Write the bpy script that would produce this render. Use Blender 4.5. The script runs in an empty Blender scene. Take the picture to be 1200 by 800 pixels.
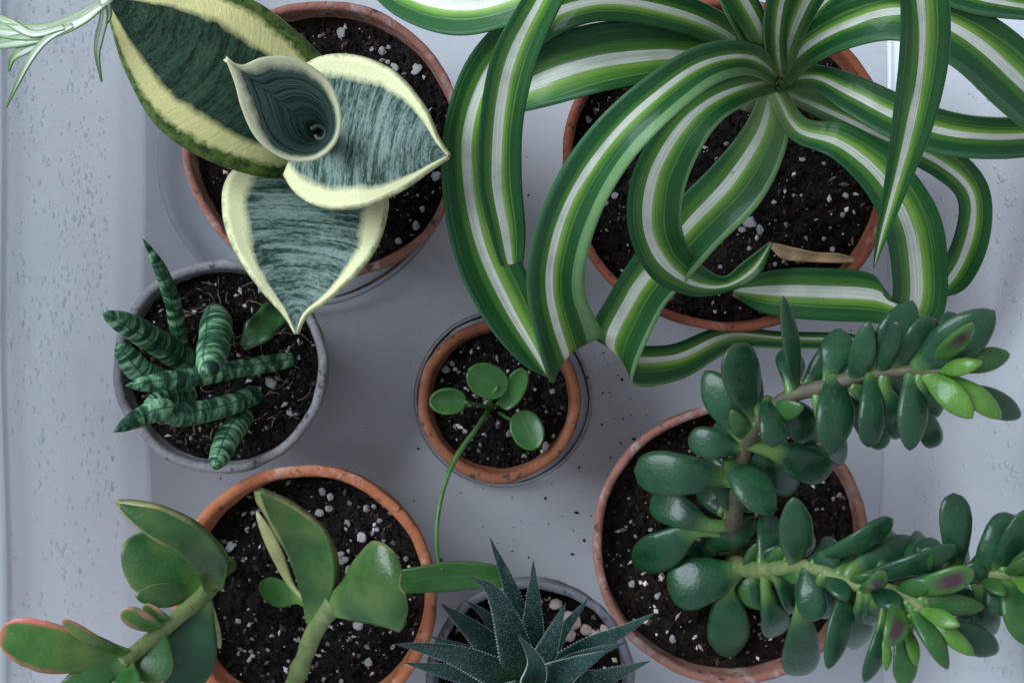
import bpy, bmesh, math, random
import numpy as np
from mathutils import Vector, noise

random.seed(7); rng = np.random.default_rng(7)
scene = bpy.context.scene
col = scene.collection

# ------------------------------------------------------------------ camera
CAM_H = 0.70                      # metres above the floor of the tub
S0 = 0.50 / 1200.0                # metres per photo pixel on the tub floor
cam_data = bpy.data.cameras.new('camera')
cam_data.sensor_width = 36.0
cam_data.lens = 36.0 * CAM_H / 0.50
cam_data.clip_start = 0.02; cam_data.clip_end = 50
cam = bpy.data.objects.new('camera', cam_data); col.objects.link(cam)
cam.location = (0, 0, CAM_H)
scene.camera = cam

# ------------------------------------------------------------------ light
world = bpy.data.worlds.new('World'); scene.world = world
world.use_nodes = True
bg = world.node_tree.nodes['Background']
bg.inputs['Color'].default_value = (0.77, 0.85, 1.0, 1)
bg.inputs['Strength'].default_value = 0.68

def area_lamp(name, loc, target, sx, sy, power, color):
    d = bpy.data.lights.new(name, 'AREA'); d.shape = 'RECTANGLE'
    d.size = sx; d.size_y = sy; d.energy = power; d.color = color
    o = bpy.data.objects.new(name, d); col.objects.link(o)
    o.location = loc
    o.rotation_euler = (Vector(target) - Vector(loc)).to_track_quat('-Z', 'Y').to_euler()
    return o
area_lamp('window_light', (-1.20, 0.62, 1.25), (0, 0, 0.05), 1.2, 1.2, 48.0, (0.78, 0.89, 1.0))

scene.view_settings.view_transform = 'Standard'
scene.view_settings.look = 'None'
scene.view_settings.gamma = 1.0
scene.view_settings.use_curve_mapping = False
scene.view_settings.exposure = 0.0
scene.render.resolution_x = 1024; scene.render.resolution_y = 682

# ------------------------------------------------------------------ helpers
def sc(z): return S0 * (CAM_H - z) / CAM_H
def P(px, py, zmm):
    z = zmm / 1000.0
    s = sc(z)
    return Vector(((px - 600) * s, -(py - 400) * s, z))

def link(name, me, mat=None, parent=None, smooth=True):
    o = bpy.data.objects.new(name, me); col.objects.link(o)
    if mat is not None and len(me.materials) == 0:
        for m in (mat if isinstance(mat, (list, tuple)) else [mat]): me.materials.append(m)
    if smooth and len(me.polygons): me.polygons.foreach_set('use_smooth', [True] * len(me.polygons))
    if parent is not None:
        o.parent = parent
        o.location = -parent.location
    return o

def empty(name, loc, label, cat, group=None):
    o = bpy.data.objects.new(name, None); col.objects.link(o)
    o.empty_display_size = 0.01
    o.location = loc
    tag(o, label, cat, group)
    return o

def tag(o, label=None, cat=None, group=None, kind=None):
    if label: o['label'] = label
    if cat: o['category'] = cat
    if group: o['group'] = group
    if kind: o['kind'] = kind
    return o

def mesh(name, v, f, uv=None):
    me = bpy.data.meshes.new(name)
    me.from_pydata([tuple(map(float, p)) for p in v], [], f)
    if uv is not None:
        l = me.uv_layers.new(name='UVMap')
        vi = np.empty(len(me.loops), dtype=np.int32); me.loops.foreach_get('vertex_index', vi)
        l.data.foreach_set('uv', np.asarray(uv, dtype=np.float32)[vi].ravel())
    me.update()
    return me

def spline(pts, n):
    """centripetal-ish Catmull-Rom through rows of pts, sampled n times"""
    p = np.asarray(pts, float)
    if len(p) == 2:
        t = np.linspace(0, 1, n)[:, None]; return p[0] * (1 - t) + p[1] * t
    p = np.vstack([2 * p[0] - p[1], p, 2 * p[-1] - p[-2]])
    m = len(p) - 3
    d = np.linalg.norm(np.diff(p[1:-1], axis=0), axis=1) ** 0.5 + 1e-9
    cum = np.concatenate([[0], np.cumsum(d)]); cum /= cum[-1]
    out = []
    for t in np.linspace(0, 1, n):
        i = min(int(np.searchsorted(cum, t, side='right') - 1), m - 1); i = max(i, 0)
        u = (t - cum[i]) / (cum[i + 1] - cum[i])
        a, b, c, e = p[i], p[i + 1], p[i + 2], p[i + 3]
        out.append(0.5 * ((2 * b) + (-a + c) * u + (2 * a - 5 * b + 4 * c - e) * u * u + (-a + 3 * b - 3 * c + e) * u ** 3))
    return np.array(out)

def ribbon(name, rows, mat, parent, nu=12, nv=64, thick=0.0009, channel=0.15, ripple=0.0, seed=0, fold=0.0):
    """a strap-shaped leaf blade. rows: (cx,cy,halfwidth px,z mm[,roll deg]) or edges (lx,ly,lz,rx,ry,rz)"""
    C = [((r[0] + r[3]) / 2, (r[1] + r[4]) / 2) if len(r) == 6 else (r[0], r[1]) for r in rows]
    L, R = [], []
    for i, r in enumerate(rows):
        if len(r) == 6:
            L.append(P(r[0], r[1], r[2])); R.append(P(r[3], r[4], r[5])); continue
        a = C[max(i - 1, 0)]; b = C[min(i + 1, len(C) - 1)]
        tx, ty = b[0] - a[0], b[1] - a[1]; d = math.hypot(tx, ty) or 1
        tx /= d; ty /= d
        hw = r[2] * (.93 if mat is SPIDER else 1.0); roll = math.radians(r[4]) if len(r) > 4 else 0
        dz = math.tan(roll) * hw * sc(r[3] / 1000) * 1000
        L.append(P(r[0] + ty * hw, r[1] - tx * hw, r[3] + dz)); R.append(P(r[0] - ty * hw, r[1] + tx * hw, r[3] - dz))
    L = spline(L, nv); R = spline(R, nv)
    c = (L + R) / 2; w = (R - L) / 2
    T = np.gradient(c, axis=0)
    N = np.cross(w, T); N /= (np.linalg.norm(N, axis=1)[:, None] + 1e-12)
    mid = N[nv // 3]
    if mid[2] < 0: N = -N
    hw = np.linalg.norm(w, axis=1)
    v, uv, f = [], [], []
    rs = random.Random(seed + len(name) + int(rows[0][0] * 7 + rows[-1][1]))
    ph = [rs.uniform(0, 6.28) for _ in range(4)]
    for i in range(nv):
        t = i / (nv - 1)
        for j in range(nu + 1):
            u = -1 + 2 * j / nu
            off = channel * hw[i] * (u * u - 0.3) + fold * hw[i] * (abs(u) - 0.5)
            rp = ripple * hw[i] * abs(u) ** 3 * math.sin(t * 19 + ph[0 if u < 0 else 1]) + ripple * 0.5 * hw[i] * math.sin(t * 7 + ph[2])
            p = c[i] + w[i] * u + N[i] * (off + rp)
            v.append(p); uv.append(((u + 1) / 2, t))
    for i in range(nv - 1):
        for j in range(nu):
            a = i * (nu + 1) + j
            f.append((a, a + 1, a + nu + 2, a + nu + 1))
    me = mesh(name, v, f, uv)
    o = link(name, me, mat, parent)
    m = o.modifiers.new('thickness', 'SOLIDIFY'); m.thickness = thick; m.offset = 0
    return o

def table(tab, t):
    xs = [a for a, _ in tab]; ys = [b for _, b in tab]
    return np.interp(t, xs, ys)

def smooth_table(tab, t):
    # monotone-ish smoothing of a profile table
    tt = np.linspace(0, 1, 201); y = table(tab, tt)
    k = np.ones(9) / 9; ys = np.convolve(np.pad(y, 4, mode='edge'), k, 'valid')
    ys[-4:] = y[-4:]
    return np.interp(t, tt, ys)

JADE_W = [(0, .36), (.12, .50), (.3, .78), (.5, .94), (.65, 1), (.8, .93), (.9, .74), (.96, .5), (.99, .25), (1, 0.02)]
JADE_W2 = [(0, .42), (.12, .55), (.3, .82), (.45, .98), (.58, 1), (.72, .90), (.84, .68), (.93, .42), (.98, .2), (1, 0.02)]
JADE_T = [(0, .75), (.15, .85), (.5, 1), (.8, .85), (.92, .62), (.97, .42), (1, 0.02)]
SPIKE_W = [(0, .85), (.25, 1), (.5, .8), (.75, .48), (.92, .18), (1, 0.02)]
ROD_W = [(0, .85), (.3, 1), (.7, .92), (.88, .7), (.96, .42), (1, .03)]

def fat(name, pts, width, thick, mat, parent, wtab=JADE_W, ttab=JADE_T, roll=0.0, nu=18, nv=26, dish=0.0,
        petiole=None, wob=0.0, side=None, power=1.0, seed=0):
    """a fleshy leaf, rod or stem: closed surface swept along pts (3-D Vectors); width/thick are half sizes in metres"""
    c = spline([tuple(p) for p in pts], nv)
    T = np.gradient(c, axis=0); T /= np.linalg.norm(T, axis=1)[:, None] + 1e-12
    d = np.concatenate([[0], np.cumsum(np.linalg.norm(np.diff(c, axis=0), axis=1))]); t = d / d[-1]
    if petiole:
        tl = np.clip((t - petiole) / (1 - petiole), 0, 1)
    else: tl = t
    W = smooth_table(wtab, tl) * width; H = smooth_table(ttab, tl) * thick
    if side is None:
        ax = c[-1] - c[0]
        s = np.array([ax[1], -ax[0], 0.0])
        if np.linalg.norm(s) < 1e-6: s = np.array([1.0, 0, 0])
    else: s = np.array(side, float)
    v, uv, f = [], [], []
    rs = random.Random(seed); ph = rs.uniform(0, 100)
    for i in range(nv):
        ti = T[i]
        si = s - ti * np.dot(s, ti); si /= np.linalg.norm(si) + 1e-12
        ni = np.cross(si, ti)
        if side is None and ni[2] < 0: ni = -ni
        cr, sr = math.cos(roll), math.sin(roll)
        si, ni = si * cr + ni * sr, ni * cr - si * sr
        for j in range(nu):
            a = 2 * math.pi * j / nu
            ca, sa = math.cos(a), math.sin(a)
            sa2 = math.copysign(abs(sa) ** power, sa)
            p = c[i] + si * ca * W[i] + ni * (sa2 * H[i] + dish * W[i] * (ca * ca - 0.4))
            if wob:
                nz = noise.noise(Vector((p[0] * 90 + ph, p[1] * 90, p[2] * 90)))
                p = p + (si * ca + ni * sa) * nz * wob * W[i]
            v.append(p); uv.append(((ca + 1) / 2, tl[i]))
    for i in range(nv - 1):
        for j in range(nu):
            a = i * nu + j; b = i * nu + (j + 1) % nu
            f.append((a, b, b + nu, a + nu))
    f.append(tuple(reversed(range(nu)))); f.append(tuple((nv - 1) * nu + j for j in range(nu)))
    return link(name, mesh(name, v, f, uv), mat, parent)

def tube(name, pts, r0, r1, mat, parent, nu=12, nv=40, wob=0.0, side=(0.3, 0.9, 0.2), rings=None):
    wt = [(0, 1.0), (1, r1 / r0)] if rings is None else rings
    return fat(name, pts, r0, r0, mat, parent, wtab=wt, ttab=wt, nu=nu, nv=nv, wob=wob, side=side)

def lathe(name, prof, center, mat, parent, seg=96, wob=0.0, seed=0):
    v, f, uv = [], [], []
    n = len(prof)
    for k in range(seg):
        a = 2 * math.pi * k / seg
        for i, (r, z) in enumerate(prof):
            rr = r
            if wob and r > 0:
                rr = r + wob * noise.noise(Vector((math.cos(a) * 2.2 + seed * 9, math.sin(a) * 2.2, z * 40)))
                rr += 0.35 * wob * noise.noise(Vector((math.cos(a) * 9 + seed * 9, math.sin(a) * 9, z * 200)))
            v.append((center[0] + rr * math.cos(a), center[1] + rr * math.sin(a), z)); uv.append((k / seg, i / n))
    for k in range(seg):
        k2 = (k + 1) % seg
        for i in range(n - 1):
            f.append((k * n + i, k2 * n + i, k2 * n + i + 1, k * n + i + 1))
    return link(name, mesh(name, v, f, uv), mat, parent)

# ------------------------------------------------------------------ materials
class G:
    def __init__(self, name):
        self.mat = bpy.data.materials.new(name); self.mat.use_nodes = True
        self.nt = self.mat.node_tree; self.nt.nodes.clear()
        self.out = self.nt.nodes.new('ShaderNodeOutputMaterial')
    def n(self, typ, ins=None, **props):
        nd = self.nt.nodes.new(typ)
        for k, v in props.items(): setattr(nd, k, v)
        for k, v in (ins or {}).items(): self.set(nd.inputs[k], v)
        return nd
    def set(self, sock, v):
        if isinstance(v, bpy.types.NodeSocket): self.nt.links.new(v, sock)
        elif isinstance(v, bpy.types.Node): self.nt.links.new(v.outputs[0], sock)
        else:
            if sock.type == 'RGBA' and len(v) == 3: v = (*v, 1)
            sock.default_value = v
    def math(self, op, a, b=0.0, clamp=False):
        return self.n('ShaderNodeMath', {0: a, 1: b}, operation=op, use_clamp=clamp).outputs[0]
    def ramp(self, fac, stops, interp='LINEAR'):
        nd = self.n('ShaderNodeValToRGB', {0: fac}); cr = nd.color_ramp; cr.interpolation = interp
        while len(cr.elements) < len(stops): cr.elements.new(0.5)
        for e, (p, c) in zip(cr.elements, stops):
            e.position = p; e.color = (*c, 1) if len(c) == 3 else c
        return nd.outputs[0]
    def gray(self, fac, stops): return self.ramp(fac, [(p, (v, v, v)) for p, v in stops])
    def mix(self, fac, a, b, mode='MIX'):
        nd = self.n('ShaderNodeMix', data_type='RGBA', blend_type=mode)
        self.set(nd.inputs[0], fac); self.set(nd.inputs[6], a); self.set(nd.inputs[7], b)
        return nd.outputs[2]
    def noise(self, vec, scale, detail=3, rough=0.55, dist=0.0):
        nd = self.n('ShaderNodeTexNoise', {'Scale': scale, 'Detail': detail, 'Roughness': rough, 'Distortion': dist})
        if vec is not None: self.set(nd.inputs['Vector'], vec)
        return nd.outputs[0]
    def obj(self): return self.n('ShaderNodeTexCoord').outputs['Object']
    def uv(self): return self.n('ShaderNodeTexCoord').outputs['UV']
    def sep(self, v): return self.n('ShaderNodeSeparateXYZ', {0: v}).outputs
    def comb(self, x=0.0, y=0.0, z=0.0): return self.n('ShaderNodeCombineXYZ', {0: x, 1: y, 2: z}).outputs[0]
    def rand(self): return self.n('ShaderNodeObjectInfo').outputs['Random']
    def bump(self, h, strength=0.3, dist=0.001): return self.n('ShaderNodeBump', {'Strength': strength, 'Distance': dist, 'Height': h}).outputs[0]
    def finish(self, color, rough=0.5, spec=0.5, normal=None, coat=0.0, coat_rough=0.1, trans=0.0, trans_col=None, sss=0.0, **extra):
        b = self.n('ShaderNodeBsdfPrincipled', {'Base Color': color, 'Roughness': rough, 'Specular IOR Level': spec,
                                                'Coat Weight': coat, 'Coat Roughness': coat_rough})
        if normal is not None: self.set(b.inputs['Normal'], normal)
        if sss:
            b.inputs['Subsurface Weight'].default_value = sss; b.inputs['Subsurface Scale'].default_value = 0.004
            b.inputs['Subsurface Radius'].default_value = (0.6, 1.0, 0.4)
        for k, v in extra.items(): self.set(b.inputs[k], v)
        sh = b.outputs[0]
        if trans:
            t = self.n('ShaderNodeBsdfTranslucent', {0: trans_col if trans_col is not None else color})
            sh = self.n('ShaderNodeMixShader', {0: trans, 1: sh, 2: t.outputs[0]}).outputs[0]
        self.nt.links.new(sh, self.out.inputs[0])
        return self.mat

def m_tub(name='tub_plastic', tr=.3):
    g = G(name); o = g.obj()
    big = g.noise(o, 9, 4); fine = g.noise(o, 120, 4)
    c = g.ramp(big, [(.3, (.64, .665, .70)), (.7, (.71, .73, .755))])
    stain = g.gray(g.noise(o, 26, 5, .65), [(.56, 0), (.75, .35)])
    c = g.mix(g.math('MULTIPLY', stain, .9), c, (.46, .44, .41))
    scr = g.gray(g.noise(g.n('ShaderNodeMapping', {0: o, 2: (0, 0, .6), 3: (14, 260, 20)}).outputs[0], 1, 3, .6), [(.66, 0), (.74, .35)])
    c = g.mix(scr, c, (.52, .52, .54))
    speck = g.gray(g.noise(o, 420, 2), [(.74, 0), (.79, .4)])
    c = g.mix(speck, c, (.2, .19, .18))
    r = g.gray(g.noise(o, 30, 5, .6), [(.3, .12), (.7, .30)])
    h = g.math('ADD', g.math('MULTIPLY', fine, .25), big)
    return g.finish(c, r, .5, g.bump(h, .12, .0012), trans=tr)
def m_ground():
    g = G('ground_board'); o = g.obj()
    c = g.ramp(g.noise(o, 14, 5), [(.3, (.70, .71, .70)), (.7, (.80, .80, .78))])
    return g.finish(c, .6, .4)
def m_terracotta(name, base, dark, crust, amount, rough=.8):
    g = G(name); o = g.obj()
    n1 = g.noise(o, 55, 5, .6); n2 = g.noise(o, 330, 4, .7)
    c = g.mix(g.gray(n1, [(.3, 0), (.7, 1)]), dark, base)
    c = g.mix(g.gray(n2, [(.55, 0), (.75, .35)]), c, tuple(x * .55 for x in base))
    cr = g.gray(g.noise(o, 75, 6, .7, .8), [(.62 - amount * .3, 0), (.72 - amount * .2, min(1, .35 + amount))])
    c = g.mix(cr, c, crust)
    dirt = g.gray(g.noise(o, 260, 3, .6), [(.60, 0), (.66, 1)])
    c = g.mix(g.math('MULTIPLY', dirt, .8), c, (.035, .028, .025))
    h = g.math('ADD', n2, g.math('MULTIPLY', cr, .4))
    return g.finish(c, rough, .15, g.bump(h, .6, .0009))
def m_soil():
    g = G('potting_soil'); o = g.obj()
    isl = g.n('ShaderNodeNewGeometry').outputs['Random Per Island']
    c = g.ramp(isl, [(0, (.002, .002, .0022)), (.5, (.004, .0035, .0035)), (.70, (.014, .010, .009)), (.84, (.042, .030, .024)), (.91, (.08, .07, .065)), (.945, (.30, .29, .28)), (.975, (.55, .55, .55))])
    c = g.mix(g.gray(g.noise(o, 900, 2), [(.55, 0), (.8, .5)]), c, (.022, .018, .016))
    c = g.mix(g.gray(g.rand(), [(0, .1), (1, .5)]), c, g.mix(1.0, c, (2.2, 1.6, 1.25), 'MULTIPLY'))
    c = g.mix(1.0, c, g.gray(g.noise(o, 40, 3), [(.35, .55), (.65, 1.25)]), 'MULTIPLY')
    return g.finish(c, g.gray(g.noise(o, 500, 2), [(.35, .5), (.6, .95)]), .12, g.bump(g.noise(o, 1400, 3), .8, .0008))
def m_perlite():
    g = G('perlite'); o = g.obj()
    n = g.noise(o, 500, 4, .7)
    c = g.ramp(n, [(.3, (.20, .19, .18)), (.5, (.52, .51, .50)), (.75, (.8, .8, .8))])
    c = g.mix(g.gray(g.rand(), [(.3, 0), (1, .7)]), c, (.22, .19, .165))
    return g.finish(c, .8, .3, g.bump(n, .8, .001))
def m_pebble():
    g = G('pebble'); o = g.obj()
    c = g.ramp(g.noise(o, 130, 4, .7), [(.3, (.36, .22, .19)), (.55, (.58, .45, .40)), (.75, (.7, .68, .66))])
    return g.finish(c, .6, .4, g.bump(g.noise(o, 600, 3), .4, .0005))
def m_spider():
    g = G('striped_spider_leaf'); uv = g.sep(g.uv()); u, v = uv[0], uv[1]
    r = g.rand()
    un = g.noise(g.comb(g.math('MULTIPLY', u, 3), g.math('MULTIPLY', v, 2.5), g.math('MULTIPLY', r, 40)), 1, 2)
    uu = g.math('ADD', u, g.math('MULTIPLY', g.math('SUBTRACT', un, .5), .20))
    uu = g.math('ADD', uu, g.math('MULTIPLY', g.math('SUBTRACT', r, .5), .20))
    r2 = g.math('FRACT', g.math('MULTIPLY', r, 7.31))
    uu = g.math('ADD', g.math('MULTIPLY', g.math('SUBTRACT', uu, .5), g.math('ADD', g.math('MULTIPLY', r2, .55), .75)), .5)
    jit = g.noise(g.comb(g.math('MULTIPLY', u, 34), g.math('MULTIPLY', v, 1.6), g.math('MULTIPLY', r, 9)), 1, 2)
    uu = g.math('ADD', uu, g.math('MULTIPLY', g.math('SUBTRACT', jit, .5), .08))
    dk, md, yl, wh = (.014, .095, .018), (.06, .215, .025), (.24, .41, .07), (.74, .76, .66)
    c = g.ramp(uu, [(.0, (.16, .30, .12)), (.02, (.02, .10, .03)), (.13, dk), (.24, (.018, .095, .02)), (.26, (.12, .24, .05)), (.28, (.03, .13, .02)), (.33, (.10, .26, .03)), (.40, yl), (.43, (.28, .46, .12)),
                    (.445, wh), (.59, wh), (.605, (.05, .14, .03)), (.62, (.16, .27, .07)), (.635, md), (.70, (.07, .19, .03)), (.76, dk), (.93, (.014, .08, .03)), (1, (.05, .15, .06))])
    fine = g.noise(g.comb(g.math('MULTIPLY', u, 95), g.math('MULTIPLY', v, 2.0), r), 1, 2, .6)
    c = g.mix(.7, c, g.mix(g.gray(fine, [(.3, 0), (.7, 1)]), (.62, .65, .6), (1.25, 1.22, 1.2)), 'MULTIPLY')
    stk = g.noise(g.comb(g.math('MULTIPLY', u, 26), g.math('MULTIPLY', v, 1.3), g.math('MULTIPLY', r, 77)), 1, 2)
    c = g.mix(g.gray(stk, [(.62, 0), (.68, .3)]), c, (.14, .28, .05))
    c = g.mix(g.gray(stk, [(.30, .4), (.36, 0)]), c, (.014, .085, .018))
    # pale base of the blade
    base = g.gray(v, [(.0, .75), (.16, 0)])
    c = g.mix(base, c, (.24, .34, .14))
    blot = g.noise(g.obj(), 60, 3)
    c = g.mix(g.gray(blot, [(.45, 0), (.8, .35)]), c, (.03, .12, .05))
    spot = g.gray(g.noise(g.obj(), 210, 3, .7), [(.70, 0), (.76, .7)])
    c = g.mix(spot, c, (.14, .11, .05))
    brown = g.gray(v, [(.985, 0), (1, .8)])
    c = g.mix(brown, c, (.30, .20, .09))
    h = g.math('ADD', g.math('MULTIPLY', fine, .6), g.noise(g.obj(), 160, 3))
    return g.finish(c, g.gray(blot, [(.3, .28), (.7, .42)]), .20, g.bump(h, .35, .0008), trans=.16, coat=.14, coat_rough=.12)
def m_spiderette():
    g = G('pale_plantlet_leaf'); uv = g.sep(g.uv())
    c = g.ramp(uv[0], [(0, (.16, .28, .10)), (.2, (.62, .66, .58)), (.45, (.74, .75, .72)), (.6, (.30, .42, .16)), (.75, (.68, .70, .64)), (1, (.18, .30, .10))])
    c = g.mix(g.gray(uv[1], [(.45, 0), (.9, .9)]), c, (.10, .22, .05))
    return g.finish(c, .4, .5, trans=.2)
def m_snake(name, core_a, core_b, marg, cream, contrast=1.0, lim0=.87, slope=.26):
    g = G(name); uv = g.sep(g.uv()); u, v = uv[0], uv[1]; o = g.obj()
    e = g.math('ABSOLUTE', g.math('SUBTRACT', g.math('MULTIPLY', u, 2), 1))
    wn = g.noise(o, 45, 3, .6); wf = g.noise(o, 230, 3, .7)
    e2 = g.math('ADD', e, g.math('MULTIPLY', g.math('SUBTRACT', wn, .5), .22))
    e2 = g.math('ADD', e2, g.math('MULTIPLY', g.math('SUBTRACT', wf, .5), .09))
    # silvery cross banding of the core
    vb = g.math('ADD', v, g.math('MULTIPLY', g.math('MULTIPLY', e, e), -.10))
    bn = g.noise(g.comb(g.math('MULTIPLY', u, 2.2), g.math('MULTIPLY', vb, 34), g.math('MULTIPLY', wn, 1.2)), 1, 4, .6, .5)
    b2 = g.noise(g.comb(g.math('MULTIPLY', u, 20), g.math('MULTIPLY', vb, 85), 3.0), 1, 3, .7, .5)
    bb = g.math('ADD', g.math('MULTIPLY', bn, .62), g.math('MULTIPLY', b2, .38))
    c = g.mix(g.gray(bb, [(.5 - .11 / contrast, 0), (.5 + .12 / contrast, 1)]), core_a, core_b)
    m = g.gray(e2, [(marg - .055, 0), (marg + .055, 1)])
    cc = g.ramp(g.noise(o, 30, 2), [(.3, cream), (.7, tuple(x * .86 for x in cream))])
    c = g.mix(m, c, cc)
    # mottled green outside line
    em = g.math('ADD', e, g.math('MULTIPLY', g.math('SUBTRACT', wf, .5), .16))
    lim = g.math('ADD', g.math('MULTIPLY', v, slope), lim0)
    lime = g.math('MULTIPLY', g.math('SUBTRACT', em, lim), 12, True)
    green = g.ramp(g.noise(o, 300, 3, .7), [(.35, (.02, .05, .012)), (.62, (.10, .15, .03))])
    c = g.mix(lime, c, green)
    c = g.mix(g.gray(v, [(.985, 0), (1, .7)]), c, (.5, .42, .3))
    h = g.math('ADD', g.math('MULTIPLY', b2, .8), bn)
    return g.finish(c, .40, .18, g.bump(h, .4, .001), sss=.02)
def m_rod():
    g = G('banded_rod_leaf'); uv = g.sep(g.uv()); o = g.obj(); r = g.rand()
    vv = g.math('MULTIPLY', uv[1], 19)
    bn = g.noise(g.comb(g.math('MULTIPLY', uv[0], .9), vv, g.math('MULTIPLY', r, 30)), 1, 3, .6, .35)
    b2 = g.noise(g.comb(g.math('MULTIPLY', uv[0], 9), g.math('MULTIPLY', vv, 3), r), 1, 3, .7)
    bb = g.math('ADD', g.math('MULTIPLY', bn, .82), g.math('MULTIPLY', b2, .18))
    c = g.ramp(bb, [(.40, (.006, .026, .015)), (.48, (.025, .085, .04)), (.55, (.10, .22, .11)), (.64, (.24, .38, .24))])
    groove = g.gray(g.math('ABSOLUTE', g.math('SUBTRACT', uv[0], .55)), [(.02, 1), (.05, 0)])
    c = g.mix(g.math('MULTIPLY', groove, .7), c, (.012, .04, .025))
    return g.finish(c, .5, .2, g.bump(g.math('ADD', bb, g.math('MULTIPLY', groove, -.5)), .5, .0012))
def m_jade(name, base, dark, edge, edge_amt, young=None, ew=.90, yellow=0.0):
    g = G(name); uv = g.sep(g.uv()); u, v = uv[0], uv[1]; o = g.obj(); r = g.rand()
    n = g.noise(o, 70, 4, .6); f = g.noise(o, 700, 2, .6)
    c = g.mix(g.gray(n, [(.3, 0), (.7, 1)]), dark, base)
    c = g.mix(g.gray(r, [(0, 0), (1, .4)]), c, dark)
    sp = g.gray(f, [(.62, 0), (.78, .35)])
    c = g.mix(sp, c, tuple(min(1, x * 2.0 + .01) for x in base))
    if yellow: c = g.mix(g.gray(g.noise(o, 38, 3), [(.45, 0), (.7, yellow)]), c, (.19, .24, .05))
    # paler at the leaf foot
    c = g.mix(g.gray(v, [(0, .6), (.2, 0)]), c, (.13, .24, .05))
    c = g.mix(g.gray(g.noise(o, 230, 4, .7), [(.68, 0), (.74, .6)]), c, (.13, .115, .06))
    e = g.math('ABSOLUTE', g.math('SUBTRACT', g.math('MULTIPLY', u, 2), 1))
    e = g.math('ADD', e, g.math('MULTIPLY', g.math('SUBTRACT', n, .5), .12))
    ed = g.math('MULTIPLY', g.gray(e, [(ew, 0), (min(1, ew + .12), 1)]), g.gray(v, [(.35, 0), (.75, 1)]))
    tip = g.gray(v, [(.93, 0), (1, 1)])
    ee = g.math('MULTIPLY', g.math('MAXIMUM', ed, tip), edge_amt, True)
    ee = g.math('MULTIPLY', ee, g.gray(g.noise(o, 55, 3, .6), [(.34, .15), (.56, 1)]))
    c = g.mix(ee, c, edge)
    if young:      # purplish dished face inside a green rim
        face = g.math('MULTIPLY', g.gray(e, [(.35, 1), (.7, 0)]), g.math('MULTIPLY', g.gray(v, [(.38, 0), (.66, 1)]), g.gray(v, [(.78, 1), (.95, 0)])))
        c = g.mix(face, c, young)
    h = g.math('ADD', g.math('MULTIPLY', f, .75), n)
    return g.finish(c, g.gray(n, [(.3, .22), (.7, .42)]), .26, g.bump(h, .30, .0010), coat=.2, coat_rough=.15, sss=.03)
def m_stem(name, a, b):
    g = G(name); o = g.obj(); uv = g.sep(g.uv())
    n = g.noise(o, 150, 4, .65)
    c = g.ramp(n, [(.3, a), (.7, b)])
    c = g.mix(g.gray(g.noise(o, 420, 4, .7), [(.56, 0), (.66, .7)]), c, (.13, .09, .05))
    ring = g.gray(g.noise(g.comb(0.0, g.math('MULTIPLY', uv[1], 26), 0.0), 1, 2), [(.62, 0), (.68, .6)])
    c = g.mix(ring, c, (.10, .075, .04))
    return g.finish(c, .6, .4, g.bump(g.math('ADD', n, ring), .6, .001))
def m_haworthia():
    g = G('pearled_succulent_leaf'); uv = g.sep(g.uv()); o = g.obj()
    u, v = uv[0], uv[1]
    c = g.ramp(g.noise(o, 110, 3), [(.3, (.008, .030, .026)), (.7, (.02, .058, .044))])
    c = g.mix(g.gray(v, [(0, .6), (.35, 0)]), c, (.08, .15, .035))
    vec = g.comb(g.math('MULTIPLY', u, 13), g.math('MULTIPLY', v, 42), g.math('MULTIPLY', g.rand(), 20))
    vo = g.n('ShaderNodeTexVoronoi', {'Vector': vec, 'Scale': 1.0, 'Randomness': .7}); d = vo.outputs['Distance']
    dot = g.gray(d, [(.20, 1), (.34, 0)])
    c = g.mix(g.math('MULTIPLY', dot, .7), c, (.26, .34, .33))
    e = g.math('ABSOLUTE', g.math('SUBTRACT', g.math('MULTIPLY', u, 2), 1))
    c = g.mix(g.gray(e, [(.965, 0), (1, .8)]), c, (.30, .37, .32))
    return g.finish(c, .42, .25, g.bump(dot, .7, .0014), coat=.05)
def m_plain(name, color, rough=.5, var=.25, scale=120, **k):
    g = G(name); n = g.noise(g.obj(), scale, 4)
    c = g.ramp(n, [(.3, tuple(x * (1 - var) for x in color)), (.7, tuple(min(1, x * (1 + var)) for x in color))])
    return g.finish(c, rough, .5, g.bump(n, .25, .0008), **k)
def m_pilea():
    g = G('round_green_leaf'); o = g.obj(); uv = g.sep(g.uv())
    n = g.noise(o, 90, 3)
    c = g.ramp(n, [(.3, (.022, .085, .018)), (.7, (.045, .14, .028))])
    e = g.math('ABSOLUTE', g.math('SUBTRACT', g.math('MULTIPLY', uv[0], 2), 1))
    c = g.mix(g.gray(e, [(.94, 0), (1, .3)]), c, (.12, .20, .07))
    c = g.mix(g.gray(e, [(.0, .35), (.05, 0)]), c, (.12, .22, .07))
    return g.finish(c, .25, .3, g.bump(n, .2, .001), trans=.12)
def m_clear(name, rough=.02, ior=1.45, color=(1, 1, 1)):
    g = G(name)
    b = g.n('ShaderNodeBsdfPrincipled', {'Base Color': color, 'Roughness': rough, 'IOR': ior, 'Transmission Weight': 1.0})
    g.nt.links.new(b.outputs[0], g.out.inputs[0]); return g.mat

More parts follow.
